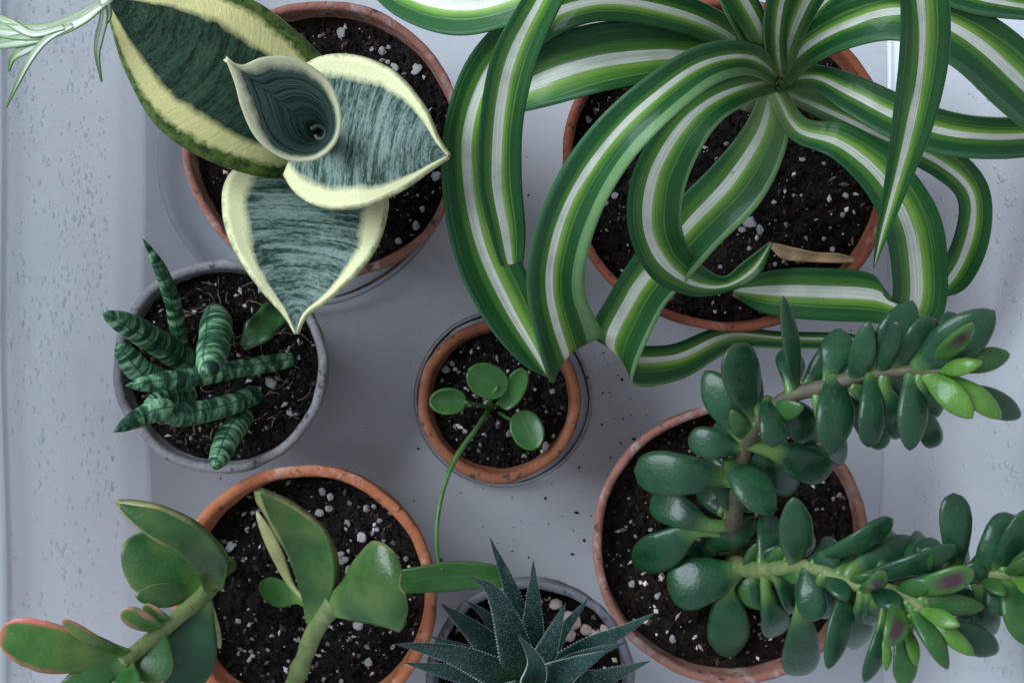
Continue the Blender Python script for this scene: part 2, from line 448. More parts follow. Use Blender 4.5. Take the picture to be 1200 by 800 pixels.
def m_water(name='water', glint_white=.55, ior=1.25):
    g = G(name)
    fr = g.n('ShaderNodeFresnel', {'IOR': ior}).outputs[0]
    t = g.n('ShaderNodeBsdfTransparent', {0: (.97, .985, 1)}); gl = g.n('ShaderNodeBsdfGlossy', {'Roughness': .10})
    df = g.n('ShaderNodeBsdfDiffuse', {0: (.92, .94, .96)})
    tl = g.n('ShaderNodeBsdfTranslucent', {0: (.97, .98, 1)})
    lit = g.n('ShaderNodeMixShader', {0: .5, 1: df.outputs[0], 2: tl.outputs[0]}).outputs[0]
    body = g.n('ShaderNodeMixShader', {0: glint_white, 1: t.outputs[0], 2: lit}).outputs[0]  # white mixed into the clear body, standing in for light the drops focus
    g.nt.links.new(g.n('ShaderNodeMixShader', {0: fr, 1: body, 2: gl.outputs[0]}).outputs[0], g.out.inputs[0]); return g.mat

TUB = m_tub(); TUB_WALL = m_tub('tub_wall_plastic', .24); GROUND = m_ground(); SOIL = m_soil(); PERL = m_perlite(); PEBB = m_pebble()
TC_ORANGE = m_terracotta('terracotta_orange', (.42, .155, .075), (.32, .10, .045), (.50, .33, .26), .30)
TC_PINK = m_terracotta('terracotta_limed', (.29, .135, .10), (.20, .085, .065), (.36, .29, .275), .36)
TC_BROWN = m_terracotta('terracotta_brown', (.27, .105, .055), (.19, .065, .035), (.34, .22, .17), .08)
TC_RED = m_terracotta('terracotta_red', (.27, .085, .045), (.18, .055, .032), (.42, .27, .22), .15)
GREY_POT = m_terracotta('grey_clay', (.235, .225, .235), (.16, .15, .155), (.36, .34, .33), .35, .6)
GREY_GLAZE = m_terracotta('grey_blue_clay', (.22, .22, .25), (.14, .14, .16), (.34, .33, .35), .3, .45)
SPIDER = m_spider(); SPIDERETTE = m_spiderette()
SNAKE_DARK = m_snake('snake_leaf_dark', (.005, .018, .010), (.035, .075, .042), .56, (.66, .62, .27), 1.2, .68)
SNAKE_PALE = m_snake('snake_leaf_silver', (.011, .036, .024), (.16, .225, .195), .74, (.68, .67, .38), 1.45, .965, .01)
SNAKE_MID = m_snake('snake_leaf_funnel', (.006, .024, .016), (.07, .12, .10), .87, (.64, .64, .40), 1.3, 1.2)
ROD = m_rod()
JADE = m_jade('jade_leaf', (.020, .080, .030), (.007, .035, .016), (.09, .05, .04), .45)
JADE_YOUNG = m_jade('jade_leaf_young', (.105, .23, .03), (.045, .13, .018), (.22, .12, .09), .4)
JADE_MID = m_jade('jade_leaf_mid', (.04, .125, .024), (.016, .065, .016), (.12, .05, .05), .6)
JADE_RED = m_jade('jade_leaf_red_edged', (.055, .14, .022), (.022, .08, .015), (.45, .11, .09), 1.0, ew=.74, yellow=.4)
JADE_PINK = m_jade('jade_leaf_pink_edged', (.10, .20, .04), (.05, .13, .025), (.55, .22, .19), 1.0, ew=.45, yellow=.5)
JADE_PALE = m_jade('jade_leaf_pale_edged', (.036, .105, .022), (.013, .052, .013), (.33, .29, .12), .65, ew=.88, yellow=.3)
JADE_FACE = m_jade('jade_leaf_purple_face', (.06, .17, .03), (.025, .09, .02), (.12, .05, .05), .5, young=(.05, .022, .028))
JADE_TAN = m_jade('jade_leaf_tan', (.30, .29, .12), (.20, .20, .08), (.42, .30, .18), .9)
PURPLE = m_plain('purple_leaf_face', (.11, .05, .065), .4)
STEM_BROWN = m_stem('jade_stem_brown', (.05, .055, .03), (.11, .09, .055))
STEM_GREEN = m_stem('jade_stem_green', (.085, .13, .035), (.17, .21, .075))
HAW = m_haworthia(); TOOTH = m_plain('leaf_tooth', (.6, .66, .64), .5)
PILEA = m_pilea(); PETIOLE = m_plain('petiole', (.05, .13, .03), .4)
DRIED = m_plain('dried_leaf', (.36, .23, .12), .7, .4)
FIBRE = m_plain('root_fibre', (.17, .115, .075), .8, .5, 200)
CLEAR = m_water('clear_plastic', .04, 1.35); WATER = m_water()
CRUMB = m_plain('soil_crumb', (.02, .017, .015), .8)

# ------------------------------------------------------------------ setting: ground and tub
gme = mesh('ground', [(-4, -4, -.0045), (4, -4, -.0045), (4, 4, -.0045), (-4, 4, -.0045)], [(0, 1, 2, 3)])
tag(link('ground', gme, GROUND), 'pale board under the plastic tub', 'ground', kind='structure')

TX = 0.002                                     # tub centre
A0, B0, WALL_H = 0.1795, 0.265, 0.120           # floor half sizes, wall height
def rrect(a, b, r, n=14, wave=0.0):
    pts = []
    for cx, cy, a0 in ((a - r, b - r, 0), (-a + r, b - r, 90), (-a + r, -b + r, 180), (a - r, -b + r, 270)):
        for k in range(n + 1):
            an = math.radians(a0 + 90 * k / n); pts.append((cx + r * math.cos(an), cy + r * math.sin(an)))
        nx = {0: (-a + r, b), 90: (-a, -b + r), 180: (a - r, -b), 270: (a, b - r)}[a0]
        x0, y0 = pts[-1]
        for k in range(1, 24):
            pts.append((x0 + (nx[0] - x0) * k / 24, y0 + (nx[1] - y0) * k / 24))
    out = []
    for x, y in pts:
        dx = wave * (math.sin(y * 17 + .6) + .5 * math.sin(y * 37 + 2)) * (1 if x > 0 else -1) * min(1, abs(x) / a)
        out.append((x + TX + dx, y))
    return out
def loft(name, loops, mat, parent, cap=None):
    v, f = [], []; n = len(loops[0][0])
    for ring, z in loops: v += [(x, y, z) for x, y in ring]
    for i in range(len(loops) - 1):
        for k in range(n):
            k2 = (k + 1) % n
            f.append((i * n + k, i * n + k2, (i + 1) * n + k2, (i + 1) * n + k))
    if cap == 'first': f.append(tuple(range(n)))
    return link(name, mesh(name, v, f), mat, parent)
tub = empty('plastic_tub', (TX, 0, -.004), 'pale grey plastic tub with beaded water on its sloping sides, holding all the pots', 'tub')
floor_me_v, floor_f = [], []
loops = [(rrect(A0 * s, B0 * s, .04 * s, wave=.0012), 0.0) for s in (.02, .3, .6, .85, .97)]
loft('base', loops + [(rrect(A0, B0, .04, wave=.002), .0004)], TUB, tub, cap='first')
WS = .0262                                       # outward lean of the wall over its height
def wall_ring(h, extra=0.0):
    k = h / WALL_H
    fil = .0100 * (1 - math.sqrt(max(0, 1 - (h / .012 - 0) ** 2))) if h < 0 else (.0100 * math.sin(math.acos(max(0, 1 - min(1, h / .012)))) if h < .012 else .0100)
    return (rrect(A0 + .0002 + fil + WS * .76 * k + extra, B0 + .0002 + fil + WS * .76 * k + extra, .042 + fil + .01 * k, wave=.002 * (1 - .5 * k)), h + .0006)
w_in = [wall_ring(h) for h in (0, .0004, .0012, .0025, .0045, .007, .0095, .012, .02, .035, .05, .065, .08, .095, .108, .116)]
loft('wall', [(rrect(A0 - .004, B0 - .004, .038, wave=.002), -.0022), (rrect(A0 + .0001, B0 + .0001, .042, wave=.002), -.0020)] + w_in, TUB_WALL, tub)
t0 = A0 + .0102 + WS * .76 * .985
prof = [(0, .1118), (0, .1172), (.0012, .1195), (.004, .1208), (.010, .1205), (.0125, .1190), (.0130, .1120), (.0120, .1100)]
loft('rim', [(rrect(t0 + d, B0 + .0102 + WS * .75 + d, .058 + d, wave=.001), z) for d, z in prof], TUB, tub)

# ------------------------------------------------------------------ pots, soil
def blob_mesh(name, n=3, mat=None, sub=2, rough=.45):
    out = []
    for k in range(n):
        bm = bmesh.new(); bmesh.ops.create_icosphere(bm, subdivisions=sub, radius=1.0)
        for vtx in bm.verts:
            p = vtx.co.copy()
            vtx.co = p * (1 + rough * noise.noise(p * 1.1 + Vector((k * 13.7, 4, 2))) + rough * .6 * noise.noise(p * 2.7 + Vector((k * 5.1, 9, 7))))
            vtx.co.z *= .75
        me = bpy.data.meshes.new(name); bm.to_mesh(me); bm.free(); me.materials.append(mat)
        me.polygons.foreach_set('use_smooth', [False] * len(me.polygons))
        out.append(me)
    return out
PERL_ME = blob_mesh('perlite', 4, PERL); PEBB_ME = blob_mesh('pebble', 3, PEBB, 2, .3)
OCT = np.array([(1, 0, 0), (-1, 0, 0), (0, 1, 0), (0, -1, 0), (0, 0, 1), (0, 0, -1)], float)
OCTF = [(0, 2, 4), (2, 1, 4), (1, 3, 4), (3, 0, 4), (2, 0, 5), (1, 2, 5), (3, 1, 5), (0, 3, 5)]

def make_pot(name, cx, cy, rpx, zr, mat, label, lip=.068, soil_d=14, soil_label='', n_chunk=2600, perl=None, n_perl=14, mound=0.0,
             collar=.26, base_k=.66, wob=.0011, group=None, fibres=0, seed=1, z0=.0012):
    z = zr / 1000.0
    c = P(cx, cy, zr); R = rpx * sc(z); lw = R * lip
    pot = empty(name, (c.x, c.y, z0), label, 'pot', group)
    ch = z * collar
    rim_prof = [(R * .895, z - ch + .0004), (R * .955, z - ch + .0002), (R * .968, z - ch + .002), (R * .99, z - .004), (R * .997, z - .0018), (R * .99, z - .0004), (R - lw * .5, z),
                (R - lw * .9, z - .0005), (R - lw * 1.05, z - .002), (R - lw * 1.12, z - .006), (R - lw * 1.35, z - ch), (R * .87 - lw, z - ch - .0006)]
    lathe('rim', rim_prof, c, mat, pot, 128, wob, seed)
    body_prof = [(0, z0), (R * base_k * .96, z0), (R * base_k, z0 + .0015), (R * .89, z - ch), (R * .86 - lw, z - ch - .001), (R * base_k - lw, z0 + .006), (0, z0 + .006)]
    lathe('body', body_prof, c, mat, pot, 96, wob, seed)
    # soil: a lumpy bed plus thousands of loose crumbs
    rs = R - lw * 1.35; zs = z - soil_d / 1000.0
    rnd = random.Random(seed * 31)
    def hgt(x, y):
        q = Vector((x * 60 + seed * 7, y * 60, 0)); rr = math.hypot(x, y) / rs
        return zs + .0022 * noise.noise(q) + .0016 * noise.noise(q * 3.1) + .0009 * noise.noise(q * 8) + mound * (1 - rr * rr)
    v, f = [], []
    NR, NA = 44, 96
    v.append((c.x, c.y, hgt(0, 0)))
    for i in range(1, NR + 1):
        for k in range(NA):
            a = 2 * math.pi * k / NA; r = rs * i / NR
            x, y = r * math.cos(a), r * math.sin(a); v.append((c.x + x, c.y + y, hgt(x, y)))
    for k in range(NA): f.append((0, 1 + k, 1 + (k + 1) % NA))
    for i in range(NR - 1):
        for k in range(NA):
            a = 1 + i * NA + k; b = 1 + i * NA + (k + 1) % NA
            f.append((a, a + NA, b + NA, b))
    vv = [np.array(v)]; base = len(v)
    for q in range(n_chunk):
        r = rs * .985 * math.sqrt(rnd.random()); a = rnd.random() * 6.283
        x, y = r * math.cos(a), r * math.sin(a)
        s = .00035 + .0014 * rnd.random() ** 2.6
        el = np.array([rnd.uniform(.6, 1.8), rnd.uniform(.5, 1), rnd.uniform(.5, .9)]) * s
        if q < 90: el = np.array([rnd.uniform(1.4, 3.2), rnd.uniform(.6, 1.3), rnd.uniform(.35, .6)]) * .001
        o = OCT * el * np.array([[rnd.uniform(.6, 1.25)] for _ in range(6)])
        an = rnd.random() * 6.283; ti = rnd.uniform(-.7, .7)
        ca, sa = math.cos(an), math.sin(an); ct, st = math.cos(ti), math.sin(ti)
        M = np.array([[ca, -sa, 0], [sa, ca, 0], [0, 0, 1]]) @ np.array([[ct, 0, st], [0, 1, 0], [-st, 0, ct]])
        o = o @ M.T + np.array([c.x + x, c.y + y, hgt(x, y) + s * .3])
        vv.append(o); f += [(base + i, base + j, base + k) for i, j, k in OCTF]; base += 6
    soil = link('potting_soil', mesh('potting_soil', np.vstack(vv), f), SOIL, None, smooth=False)
    tag(soil, soil_label, 'soil', kind='stuff')
    spots = []
    for (px, py, s) in (perl or []):
        p = P(px, py, zs * 1000); spots.append((p.x - c.x, p.y - c.y, s * .8 * sc(zs)))
    for q in range(int(n_perl * 1.8)):
        r = rs * .93 * math.sqrt(rnd.random()); a = rnd.random() * 6.283
        spots.append((r * math.cos(a), r * math.sin(a), rnd.uniform(.0004, .0013)))
    for x, y, s in spots:
        if math.hypot(x, y) > rs * .97: continue
        o = bpy.data.objects.new('perlite', rnd.choice(PERL_ME)); col.objects.link(o); o.parent = soil
        o.location = (c.x + x, c.y + y, hgt(x, y) + s * .35)
        o.scale = (s * rnd.uniform(.8, 1.3), s * rnd.uniform(.7, 1.1), s * rnd.uniform(.7, 1))
        o.rotation_euler = (rnd.uniform(-.6, .6), rnd.uniform(-.6, .6), rnd.uniform(0, 6))
    if fibres:
        fv, ff = [], []
        for q in range(fibres):
            r = rs * .9 * math.sqrt(rnd.random()); a = rnd.random() * 6.283; x, y = r * math.cos(a), r * math.sin(a)
            d = rnd.random() * 6.283; cur = rnd.uniform(-.9, .9); ln = rnd.uniform(.003, .011); w = rnd.uniform(.00012, .0003)
            b0 = len(fv)
            for k in range(7):
                xx, yy = x, y
                if math.hypot(xx, yy) > rs * .96: xx *= rs * .96 / math.hypot(xx, yy); yy *= rs * .96 / max(1e-6, math.hypot(x, y))
                h0 = hgt(xx, yy) + .0012 + .0006 * math.sin(k)
                for (ox, oz) in ((1, 0), (0, 1), (-1, 0), (0, -1)):
                    fv.append((c.x + xx - math.sin(d) * w * ox, c.y + yy + math.cos(d) * w * ox, h0 + w * oz))
                x += math.cos(d) * ln / 6; y += math.sin(d) * ln / 6; d += cur * .4
            for k in range(6):
                for m in range(4): ff.append((b0 + k * 4 + m, b0 + k * 4 + (m + 1) % 4, b0 + k * 4 + 4 + (m + 1) % 4, b0 + k * 4 + 4 + m))
        fo = link('root_fibres', mesh('root_fibres', fv, ff), FIBRE, soil); fo['kind'] = 'stuff'
    return pot, soil, c, R, zs, hgt

make_pot('clay_pot', 378, 165, 166, 95, TC_PINK, 'limescale-stained terracotta pot under the broad cream-edged leaves', soil_d=13,
         soil_label='dark potting soil with white perlite below the broad cream-edged leaves', n_perl=16, seed=1, lip=.062, z0=.0032,
         perl=[(395, 20, 6), (440, 35, 6), (455, 55, 5), (462, 80, 7), (488, 82, 8), (470, 95, 5), (400, 38, 7), (448, 60, 6), (511, 207, 7), (515, 228, 5), (488, 265, 7), (468, 283, 6),
               (470, 30, 4), (420, 12, 5), (380, 12, 5), (505, 130, 4), (495, 245, 5)])
make_pot('clay_pot', 257, 430, 126, 75, GREY_POT, 'rough grey clay pot holding the banded rod-shaped leaves', soil_d=10, lip=.085,
         soil_label='brown fibrous potting soil around the banded rod-shaped leaves', n_perl=8, fibres=90, seed=2, perl=[(318, 448, 9), (340, 484, 5), (224, 415, 5)])
make_pot('clay_pot', 586, 470, 96, 65, TC_BROWN, 'smallest brown terracotta pot, alone in the middle of the tub', soil_d=11, lip=.125,
         soil_label='black potting soil in the smallest pot under coin-shaped leaves', n_chunk=1600, n_perl=12, seed=3, z0=.0032,
         perl=[(523, 432, 6), (530, 426, 4), (597, 507, 6), (640, 522, 6), (648, 510, 4), (545, 505, 4), (600, 545, 3)])
make_pot('clay_pot', 356, 700, 156, 85, TC_ORANGE, 'bright orange terracotta pot holding the big-leaved red-edged plant', soil_d=17, lip=.085,
         soil_label='black perlite-flecked soil in the bright orange pot', n_chunk=3000, n_perl=45, seed=4,
         perl=[(378, 575, 7), (387, 581, 6), (374, 600, 7), (385, 596, 6), (408, 612, 5), (425, 628, 8), (402, 656, 8), (410, 668, 7), (398, 650, 6), (270, 640, 7), (262, 650, 6), (420, 732, 7), (432, 775, 7), (440, 570, 5),
               (430, 596, 6), (445, 610, 6), (475, 655, 5), (290, 620, 5), (410, 685, 5)])
make_pot('clay_pot', 622, 802, 123, 70, GREY_GLAZE, 'smooth blue-grey pot holding the white-dotted spiky rosette', soil_d=12, lip=.085,
         soil_label='dark soil strewn with pale stones round the spiky rosette', n_chunk=1800, n_perl=6, seed=5)
make_pot('clay_pot', 858, 638, 165, 92, TC_PINK, 'worn pinkish terracotta pot under the many-leaved jade plant', soil_d=12, lip=.062,
         soil_label='black crumbly soil under the many-leaved jade plant', n_chunk=3000, n_perl=26, seed=6,
         perl=[(740, 683, 6), (724, 707, 4), (770, 698, 4), (788, 748, 6), (895, 777, 5), (762, 620, 4)])
make_pot('clay_pot', 855, 192, 197, 104, TC_RED, 'large reddish terracotta pot under the arching striped leaves', soil_d=14, lip=.055, mound=.006,
         soil_label='black soil in the large pot under arching striped leaves', n_chunk=3800, n_perl=34, seed=8,
         perl=[(876, 262, 9), (888, 270, 7), (868, 270, 6), (690, 140, 5), (812, 30, 6), (820, 40, 5), (955, 120, 8), (1000, 110, 5), (720, 230, 5)])

# saucers of clear plastic under two pots
def saucer(cx, cy, r, h, label, t=.0011):
    s = empty('clear_saucer', (cx, cy, 0), label, 'saucer', None)
    prof = [(0, .0006), (r * .84, .0006), (r * .9, .0014), (r * .97, h * .85), (r, h), (r * 1.012, h * .98), (r * .985, h * .8), (r * .92, .0020 + t * .4), (r * .86, .0006 + t), (0, .0006 + t)]
    prof = [(a, b + .0) for a, b in prof]
    lathe('dish', prof, (cx, cy), CLEAR, s, 96, .0006, 3)
saucer(-.100, .088, .0705, .010, 'clear plastic saucer sticking out beside the limescale-stained pot')
c = P(586, 470, 65); saucer(c.x + .001, c.y - .001, .0425, .0085, 'clear plastic saucer under the smallest terracotta pot')

# ------------------------------------------------------------------ snake plant with broad cream-edged leaves
b = P(372, 165, 84)
snake = empty('snake_plant', b, 'broad-leaved snake plant with cream margins and silvery green centres', 'plant')
ribbon('leaf', [(374, 166, 45, 100), (345, 143, 74, 124), (292, 110, 91, 140), (236, 73, 91, 150), (184, 36, 62, 156), (142, 9, 22, 160), (124, -4, 2, 162)], SNAKE_DARK, snake, nu=24, thick=.0022, channel=.16, ripple=.02)
ribbon('leaf', [(345, 150, 58, 132), (375, 152, 84, 144), (410, 158, 90, 154), (450, 165, 80, 161), (485, 174, 52, 166), (510, 180, 19, 168), (526, 183, 1.5, 170)], SNAKE_PALE, snake, nu=24, thick=.0022, channel=.24, ripple=.02)
ribbon('leaf', [(362, 188, 58, 106), (360, 225, 92, 118), (357, 260, 95, 128), (353, 300, 80, 136), (349, 340, 47, 142), (346, 368, 15, 145), (347, 391, 1.5, 146)], SNAKE_PALE, snake, nu=24, thick=.0022, channel=.22, ripple=.02)
# the young leaf rolled into a funnel
rim = [(264, 69, 236), (285, 76, 231), (312, 67, 226), (350, 70, 219), (384, 95, 212), (398, 133, 207), (393, 164, 203), (371, 185, 201), (338, 187, 204), (304, 166, 211), (284, 130, 219), (275, 98, 227), (264, 69, 236)]
rim3 = spline([tuple(P(*r)) for r in rim], 72)
bot = np.array(P(372, 156, 190)); v, uv, f = [], [], []
NK = 22
for k in range(NK):
    q = k / (NK - 1)
    for i in range(72):
        e = rim3[i]
        xy = bot[:2] + (e[:2] - bot[:2]) * (1 - q) ** .9 * (1 - .06 * math.sin(math.pi * q))
        z = e[2] + (bot[2] - e[2]) * (q ** 1.25)
        v.append((xy[0], xy[1], z)); uv.append((1 - .5 * q, q * .93 + .03))
for k in range(NK - 1):
    for i in range(71): f.append((k * 72 + i, k * 72 + i + 1, (k + 1) * 72 + i + 1, (k + 1) * 72 + i))
o = link('rolled_leaf', mesh('rolled_leaf', v, f, uv), SNAKE_MID, snake)
m = o.modifiers.new('thickness', 'SOLIDIFY'); m.thickness = .0012; m.offset = 1
v, uv, f = [], [], []
for i in range(40):
    a = -2.6 + 5.6 * i / 39; r = 11 - 7 * i / 39
    for k in range(6):
        q = k / 5; p = P(374 + (r * (1 - .5 * q)) * math.cos(a), 157 + (r * (1 - .5 * q)) * math.sin(a), 198 - 8 * q - 3 * i / 39)
        v.append(p); uv.append((.92 - .4 * q, .1 + .5 * q))
for i in range(39):
    for k in range(5): f.append((i * 6 + k, i * 6 + k + 1, i * 6 + k + 7, i * 6 + k + 6))
o = link('rolled_bud', mesh('rolled_bud', v, f, uv), SNAKE_MID, snake)
m = o.modifiers.new('thickness', 'SOLIDIFY'); m.thickness = .0012; m.offset = 0
tube('stalk', [P(376, 170, 76), P(374, 162, 120), P(374, 158, 176)], .011, .004, SNAKE_MID, snake)

# ------------------------------------------------------------------ banded rod-leaved plant
rods = empty('rod_leaf_plant', P(250, 440, 65), 'cluster of dark banded rod-shaped leaves in the rough grey pot', 'plant')
def rod(pts, hw, seed, roll=0, tab=ROD_W, flat=.9):
    zz = sum(p[2] for p in pts) / len(pts) / 1000
    fat('leaf', [P(*p) for p in pts], hw * sc(zz), hw * sc(zz) * flat, ROD, rods, wtab=tab, ttab=tab, nu=20, nv=40, wob=.10, seed=seed, roll=roll)
rod([(212, 405, 64), (202, 352, 86), (186, 312, 104), (168, 280, 118)], 10.5, 1, tab=[(0, .95), (.4, 1), (.75, .7), (.93, .3), (1, .03)])
rod([(230, 430, 64), (190, 405, 90), (150, 381, 112), (121, 367, 124)], 17, 2)
rod([(200, 450, 64), (165, 435, 76), (137, 402, 84)], 16, 3)
rod([(252, 366, 64), (253, 385, 92), (249, 412, 116), (243, 438, 134)], 20, 4, tab=[(0, .7), (.3, 1), (.7, .97), (.9, .8), (.97, .5), (1, .03)])
rod([(345, 421, 64), (290, 430, 76), (225, 442, 90), (147, 452, 106)], 11.5, 5, tab=[(0, .8), (.3, .95), (.8, 1), (.93, .7), (1, .03)])
rod([(302, 462, 64), (255, 478, 82), (208, 486, 96), (190, 480, 103), (165, 488, 108), (133, 506, 118)], 14.5, 6, tab=[(0, .8), (.3, .95), (.55, 1), (.62, .85), (.7, .95), (.85, .75), (.95, .4), (1, .03)])
rod([(225, 462, 64), (195, 466, 76), (168, 478, 84)], 13, 7)
rod([(287, 487, 64), (268, 512, 82), (251, 549, 102)], 15, 8)
ribbon('leaf', [(342, 350, 10, 68), (322, 368, 15, 80), (302, 388, 16, 88), (284, 406, 5, 90)], m_plain('dark_green_leaf', (.022, .075, .02), .35, .5, 160), rods, nu=10, nv=30, thick=.002, channel=.25, ripple=.22)

# ------------------------------------------------------------------ spider plant
spider = empty('spider_plant', P(877, 118, 92), 'spider plant with long arching green and white striped leaves', 'plant')
tube('crown', [P(877, 118, 84), P(890, 105, 112), P(905, 94, 138), P(910, 90, 146)], .0085, .0015, m_stem('spider_crown', (.16, .25, .08), (.34, .40, .20)), spider, nu=16)
SP = [
 # long arch to the lower left, creased at its end
 [(912, 92, 12, 146), (880, 70, 20, 185), (830, 76, 26, 205), (775, 112, 30, 212), (720, 165, 33, 207), (680, 225, 35, 192), (656, 290, 36, 168), (652, 345, 36, 142), (703, 388, 112, 640, 440, 106), (684, 378, 106, 650, 416, 102), (672, 370, 103, 660, 395, 101)],
 # outer left arch
 [(905, 88, 12, 142), (850, 40, 20, 170), (780, 12, 24, 184), (700, 2, 26, 190), (630, 26, 28, 184), (575, 80, 30, 170), (549, 150, 30, 155), (550, 220, 34, 141), (568, 295, 38, 127), (598, 360, 36, 114), (628, 412, 24, 105), (642, 441, 2, 100)],
 # hanging leaf over the outer arch
 [(907, 85, 12, 150), (880, 20, 18, 205), (830, -40, 22, 245), (740, -70, 25, 266), (665, -40, 26, 262), (630, 12, 24, 248), (602, 72, 28, 230), (588, 140, 27, 207), (586, 210, 27, 182), (595, 270, 22, 162), (599, 305, 15, 151), (600, 309, 11, 150)],
 # upper left
 [(905, 85, 12, 150), (860, -10, 20, 192), (780, -60, 26, 217), (690, -50, 30, 217), (610, -8, 34, 206), (540, 9, 36, 193), (480, -4, 30, 179), (430, -35, 16, 166), (400, -60, 2, 158)],
 # broad one to the left
 [(905, 92, 13, 142), (850, 66, 26, 165), (780, 60, 37, 177), (700, 69, 43, 180), (630, 90, 40, 172), (578, 118, 22, 160), (545, 140, 3, 150)],
 # inner curl
 [(908, 98, 11, 148), (870, 106, 18, 176), (830, 126, 24, 187), (795, 165, 30, 185), (771, 215, 34, 174), (767, 265, 33, 160), (784, 306, 30, 144), (816, 329, 20, 130), (850, 333, 10, 124), (880, 315, 13, 126), (904, 284, 2, 131)],
 # front one that creases and runs back to the right
 [(907, 106, 15, 138), (897, 158, 29, 152), (864, 214, 38, 151), (817, 262, 38, 143), (775, 312, 36, 131), (744, 356, 34, 117), (745, 447, 96, 697, 393, 99), (800, 444, 84, 778, 405, 88), (860, 410, 80, 846, 383, 82), (920, 408, 76, 912, 388, 76), (985, 408, 72, 988, 390, 72), (1010, 400, 70, 1010, 395, 70)],
 # ring to the right that folds back to the left
 [(908, 104, 12, 140), (936, 151, 16, 156), (985, 166, 24, 166), (1034, 205, 31, 166), (1067, 260, 36, 157), (1077, 315, 35, 142), (1076, 355, 34, 128), (1085, 388, 116, 1040, 345, 120), (1030, 378, 113, 1020, 320, 116), (960, 375, 112, 955, 314, 113), (900, 368, 108, 900, 318, 108), (858, 347, 104, 862, 334, 103)],
 # right, in front of the ring
 [(912, 98, 13, 146), (955, 92, 16, 162), (1000, 112, 24, 174), (1060, 142, 28, 180), (1130, 160, 27, 177), (1210, 160, 24, 167), (1280, 140, 12, 157), (1310, 130, 2, 150)],
 # high pointed one hanging towards the viewer
 [(914, 85, 12, 152), (935, 20, 18, 207), (975, -50, 24, 262), (1030, -80, 28, 292), (1070, -50, 31, 297), (1083, 10, 31, 290), (1082, 70, 31, 274), (1070, 140, 26, 252), (1052, 210, 16, 227), (1035, 270, 8, 207), (1024, 314, .8, 192)],
 # top right, broad
 [(914, 92, 15, 148), (945, 57, 22, 176), (995, 30, 28, 201), (1060, 18, 34, 213), (1130, 45, 40, 213), (1190, 95, 42, 201), (1250, 160, 30, 183), (1290, 220, 4, 170)],
 [(916, 85, 12, 152), (970, 0, 18, 195), (1060, -25, 22, 217), (1150, 0, 20, 217), (1230, 15, 12, 207), (1280, 30, 2, 202)],
 [(912, 88, 12, 150), (908, 40, 15, 190), (915, -10, 16, 230), (930, -70, 10, 260), (940, -110, 2, 275)],
 [(908, 90, 11, 146), (886, 45, 18, 176), (862, 0, 20, 196), (835, -50, 14, 206), (810, -90, 2, 206)],
 [(925, 65, 8, 160), (935, 20, 12, 190), (960, -30, 12, 215), (985, -80, 2, 230)],
 # lower right, behind the ring
 [(912, 104, 11, 140), (985, 135, 16, 146), (1050, 165, 18, 152), (1105, 190, 22, 152), (1139, 225, 21, 146), (1139, 275, 22, 134), (1117, 325, 20, 121), (1085, 350, 3, 114)],
]
for i, rows in enumerate(SP):
    ribbon('leaf', rows, SPIDER, spider, nu=14, nv=96, thick=.0007, channel=.20 if i not in (6, 7) else .12, fold=.10, ripple=.03, seed=i)
ribbon('dried_leaf', [(905, 288, 3, 100), (920, 296, 8, 100), (950, 301, 6, 101), (985, 303, 5, 101), (1008, 306, 1, 100)], DRIED, spider, nu=6, nv=24, thick=.0006, channel=.5, ripple=.2)

# spider plantlet over the corner of the tub
pl = empty('spider_plantlet', P(160, -30, 60), 'pale whitish spider plantlet hanging over the side of the tub', 'plant')
tube('runner', [P(330, -90, 150), P(230, -70, 190), P(160, -30, 190), P(122, 4, 178)], .0016, .0014, m_stem('runner', (.5, .55, .42), (.62, .65, .55)), pl)
for i, rows in enumerate([
    [(124, 2, 5, 178), (95, 22, 8, 176), (60, 36, 9, 170), (20, 38, 9, 162), (-30, 30, 6, 152), (-60, 24, 1, 146)],
    [(120, 6, 4, 178), (90, 26, 6, 175), (50, 42, 7, 168), (10, 50, 7, 160), (-40, 58, 1, 148)],
    [(100, 20, 3, 176), (60, 40, 5, 170), (32, 56, 7, 163), (15, 68, 4, 158), (10, 84, 1, 152)],
    [(85, 30, 3, 175), (55, 46, 4, 170), (35, 70, 4, 163), (20, 98, 3, 156), (7, 126, .7, 148)],
    [(75, 32, 3, 174), (40, 40, 4, 168), (10, 26, 5, 160), (-30, 10, 1, 152)],
    [(122, 6, 3, 178), (121, 24, 5, 174), (116, 46, 5, 166), (114, 66, 3, 160), (119, 96, .8, 152)],
    [(126, 2, 3, 179), (127, 18, 4, 172), (118, 34, 3, 168), (112, 48, 1, 164)]]):
    ribbon('leaf', rows, SPIDERETTE, pl, nu=6, nv=36, thick=.0006, channel=.35, ripple=.05, seed=i)

# ------------------------------------------------------------------ coin-leaved seedling
coin = empty('coin_leaf_plant', P(575, 475, 54), 'seedling with coin-shaped green leaves and one long trailing stalk', 'plant')
def coin_leaf(cx, cy, rx, ry, z, ang, tilt, stalk, cup=.15, label=None):
    a = math.radians(ang); dx, dy = math.cos(a), math.sin(a)
    rows = []
    for t, w in ((-1, .12), (-.92, .45), (-.7, .76), (-.35, .96), (0, 1), (.35, .95), (.7, .72), (.92, .40), (1, .05)):
        rows.append((cx + dx * rx * t, cy + dy * rx * t, ry * w, z + tilt * t))
    o = ribbon('leaf', rows, PILEA, coin, nu=16, nv=36, thick=.0014, channel=cup, ripple=.02)
    pts = [P(*s) for s in stalk]
    tube('stalk', pts, .0011, .0008, PETIOLE, coin, nu=8, nv=20)
coin_leaf(571, 446, 25, 20, 84, 205, 2, [(578, 478, 52), (574, 470, 70), (577, 462, 82), (584, 452, 84)])
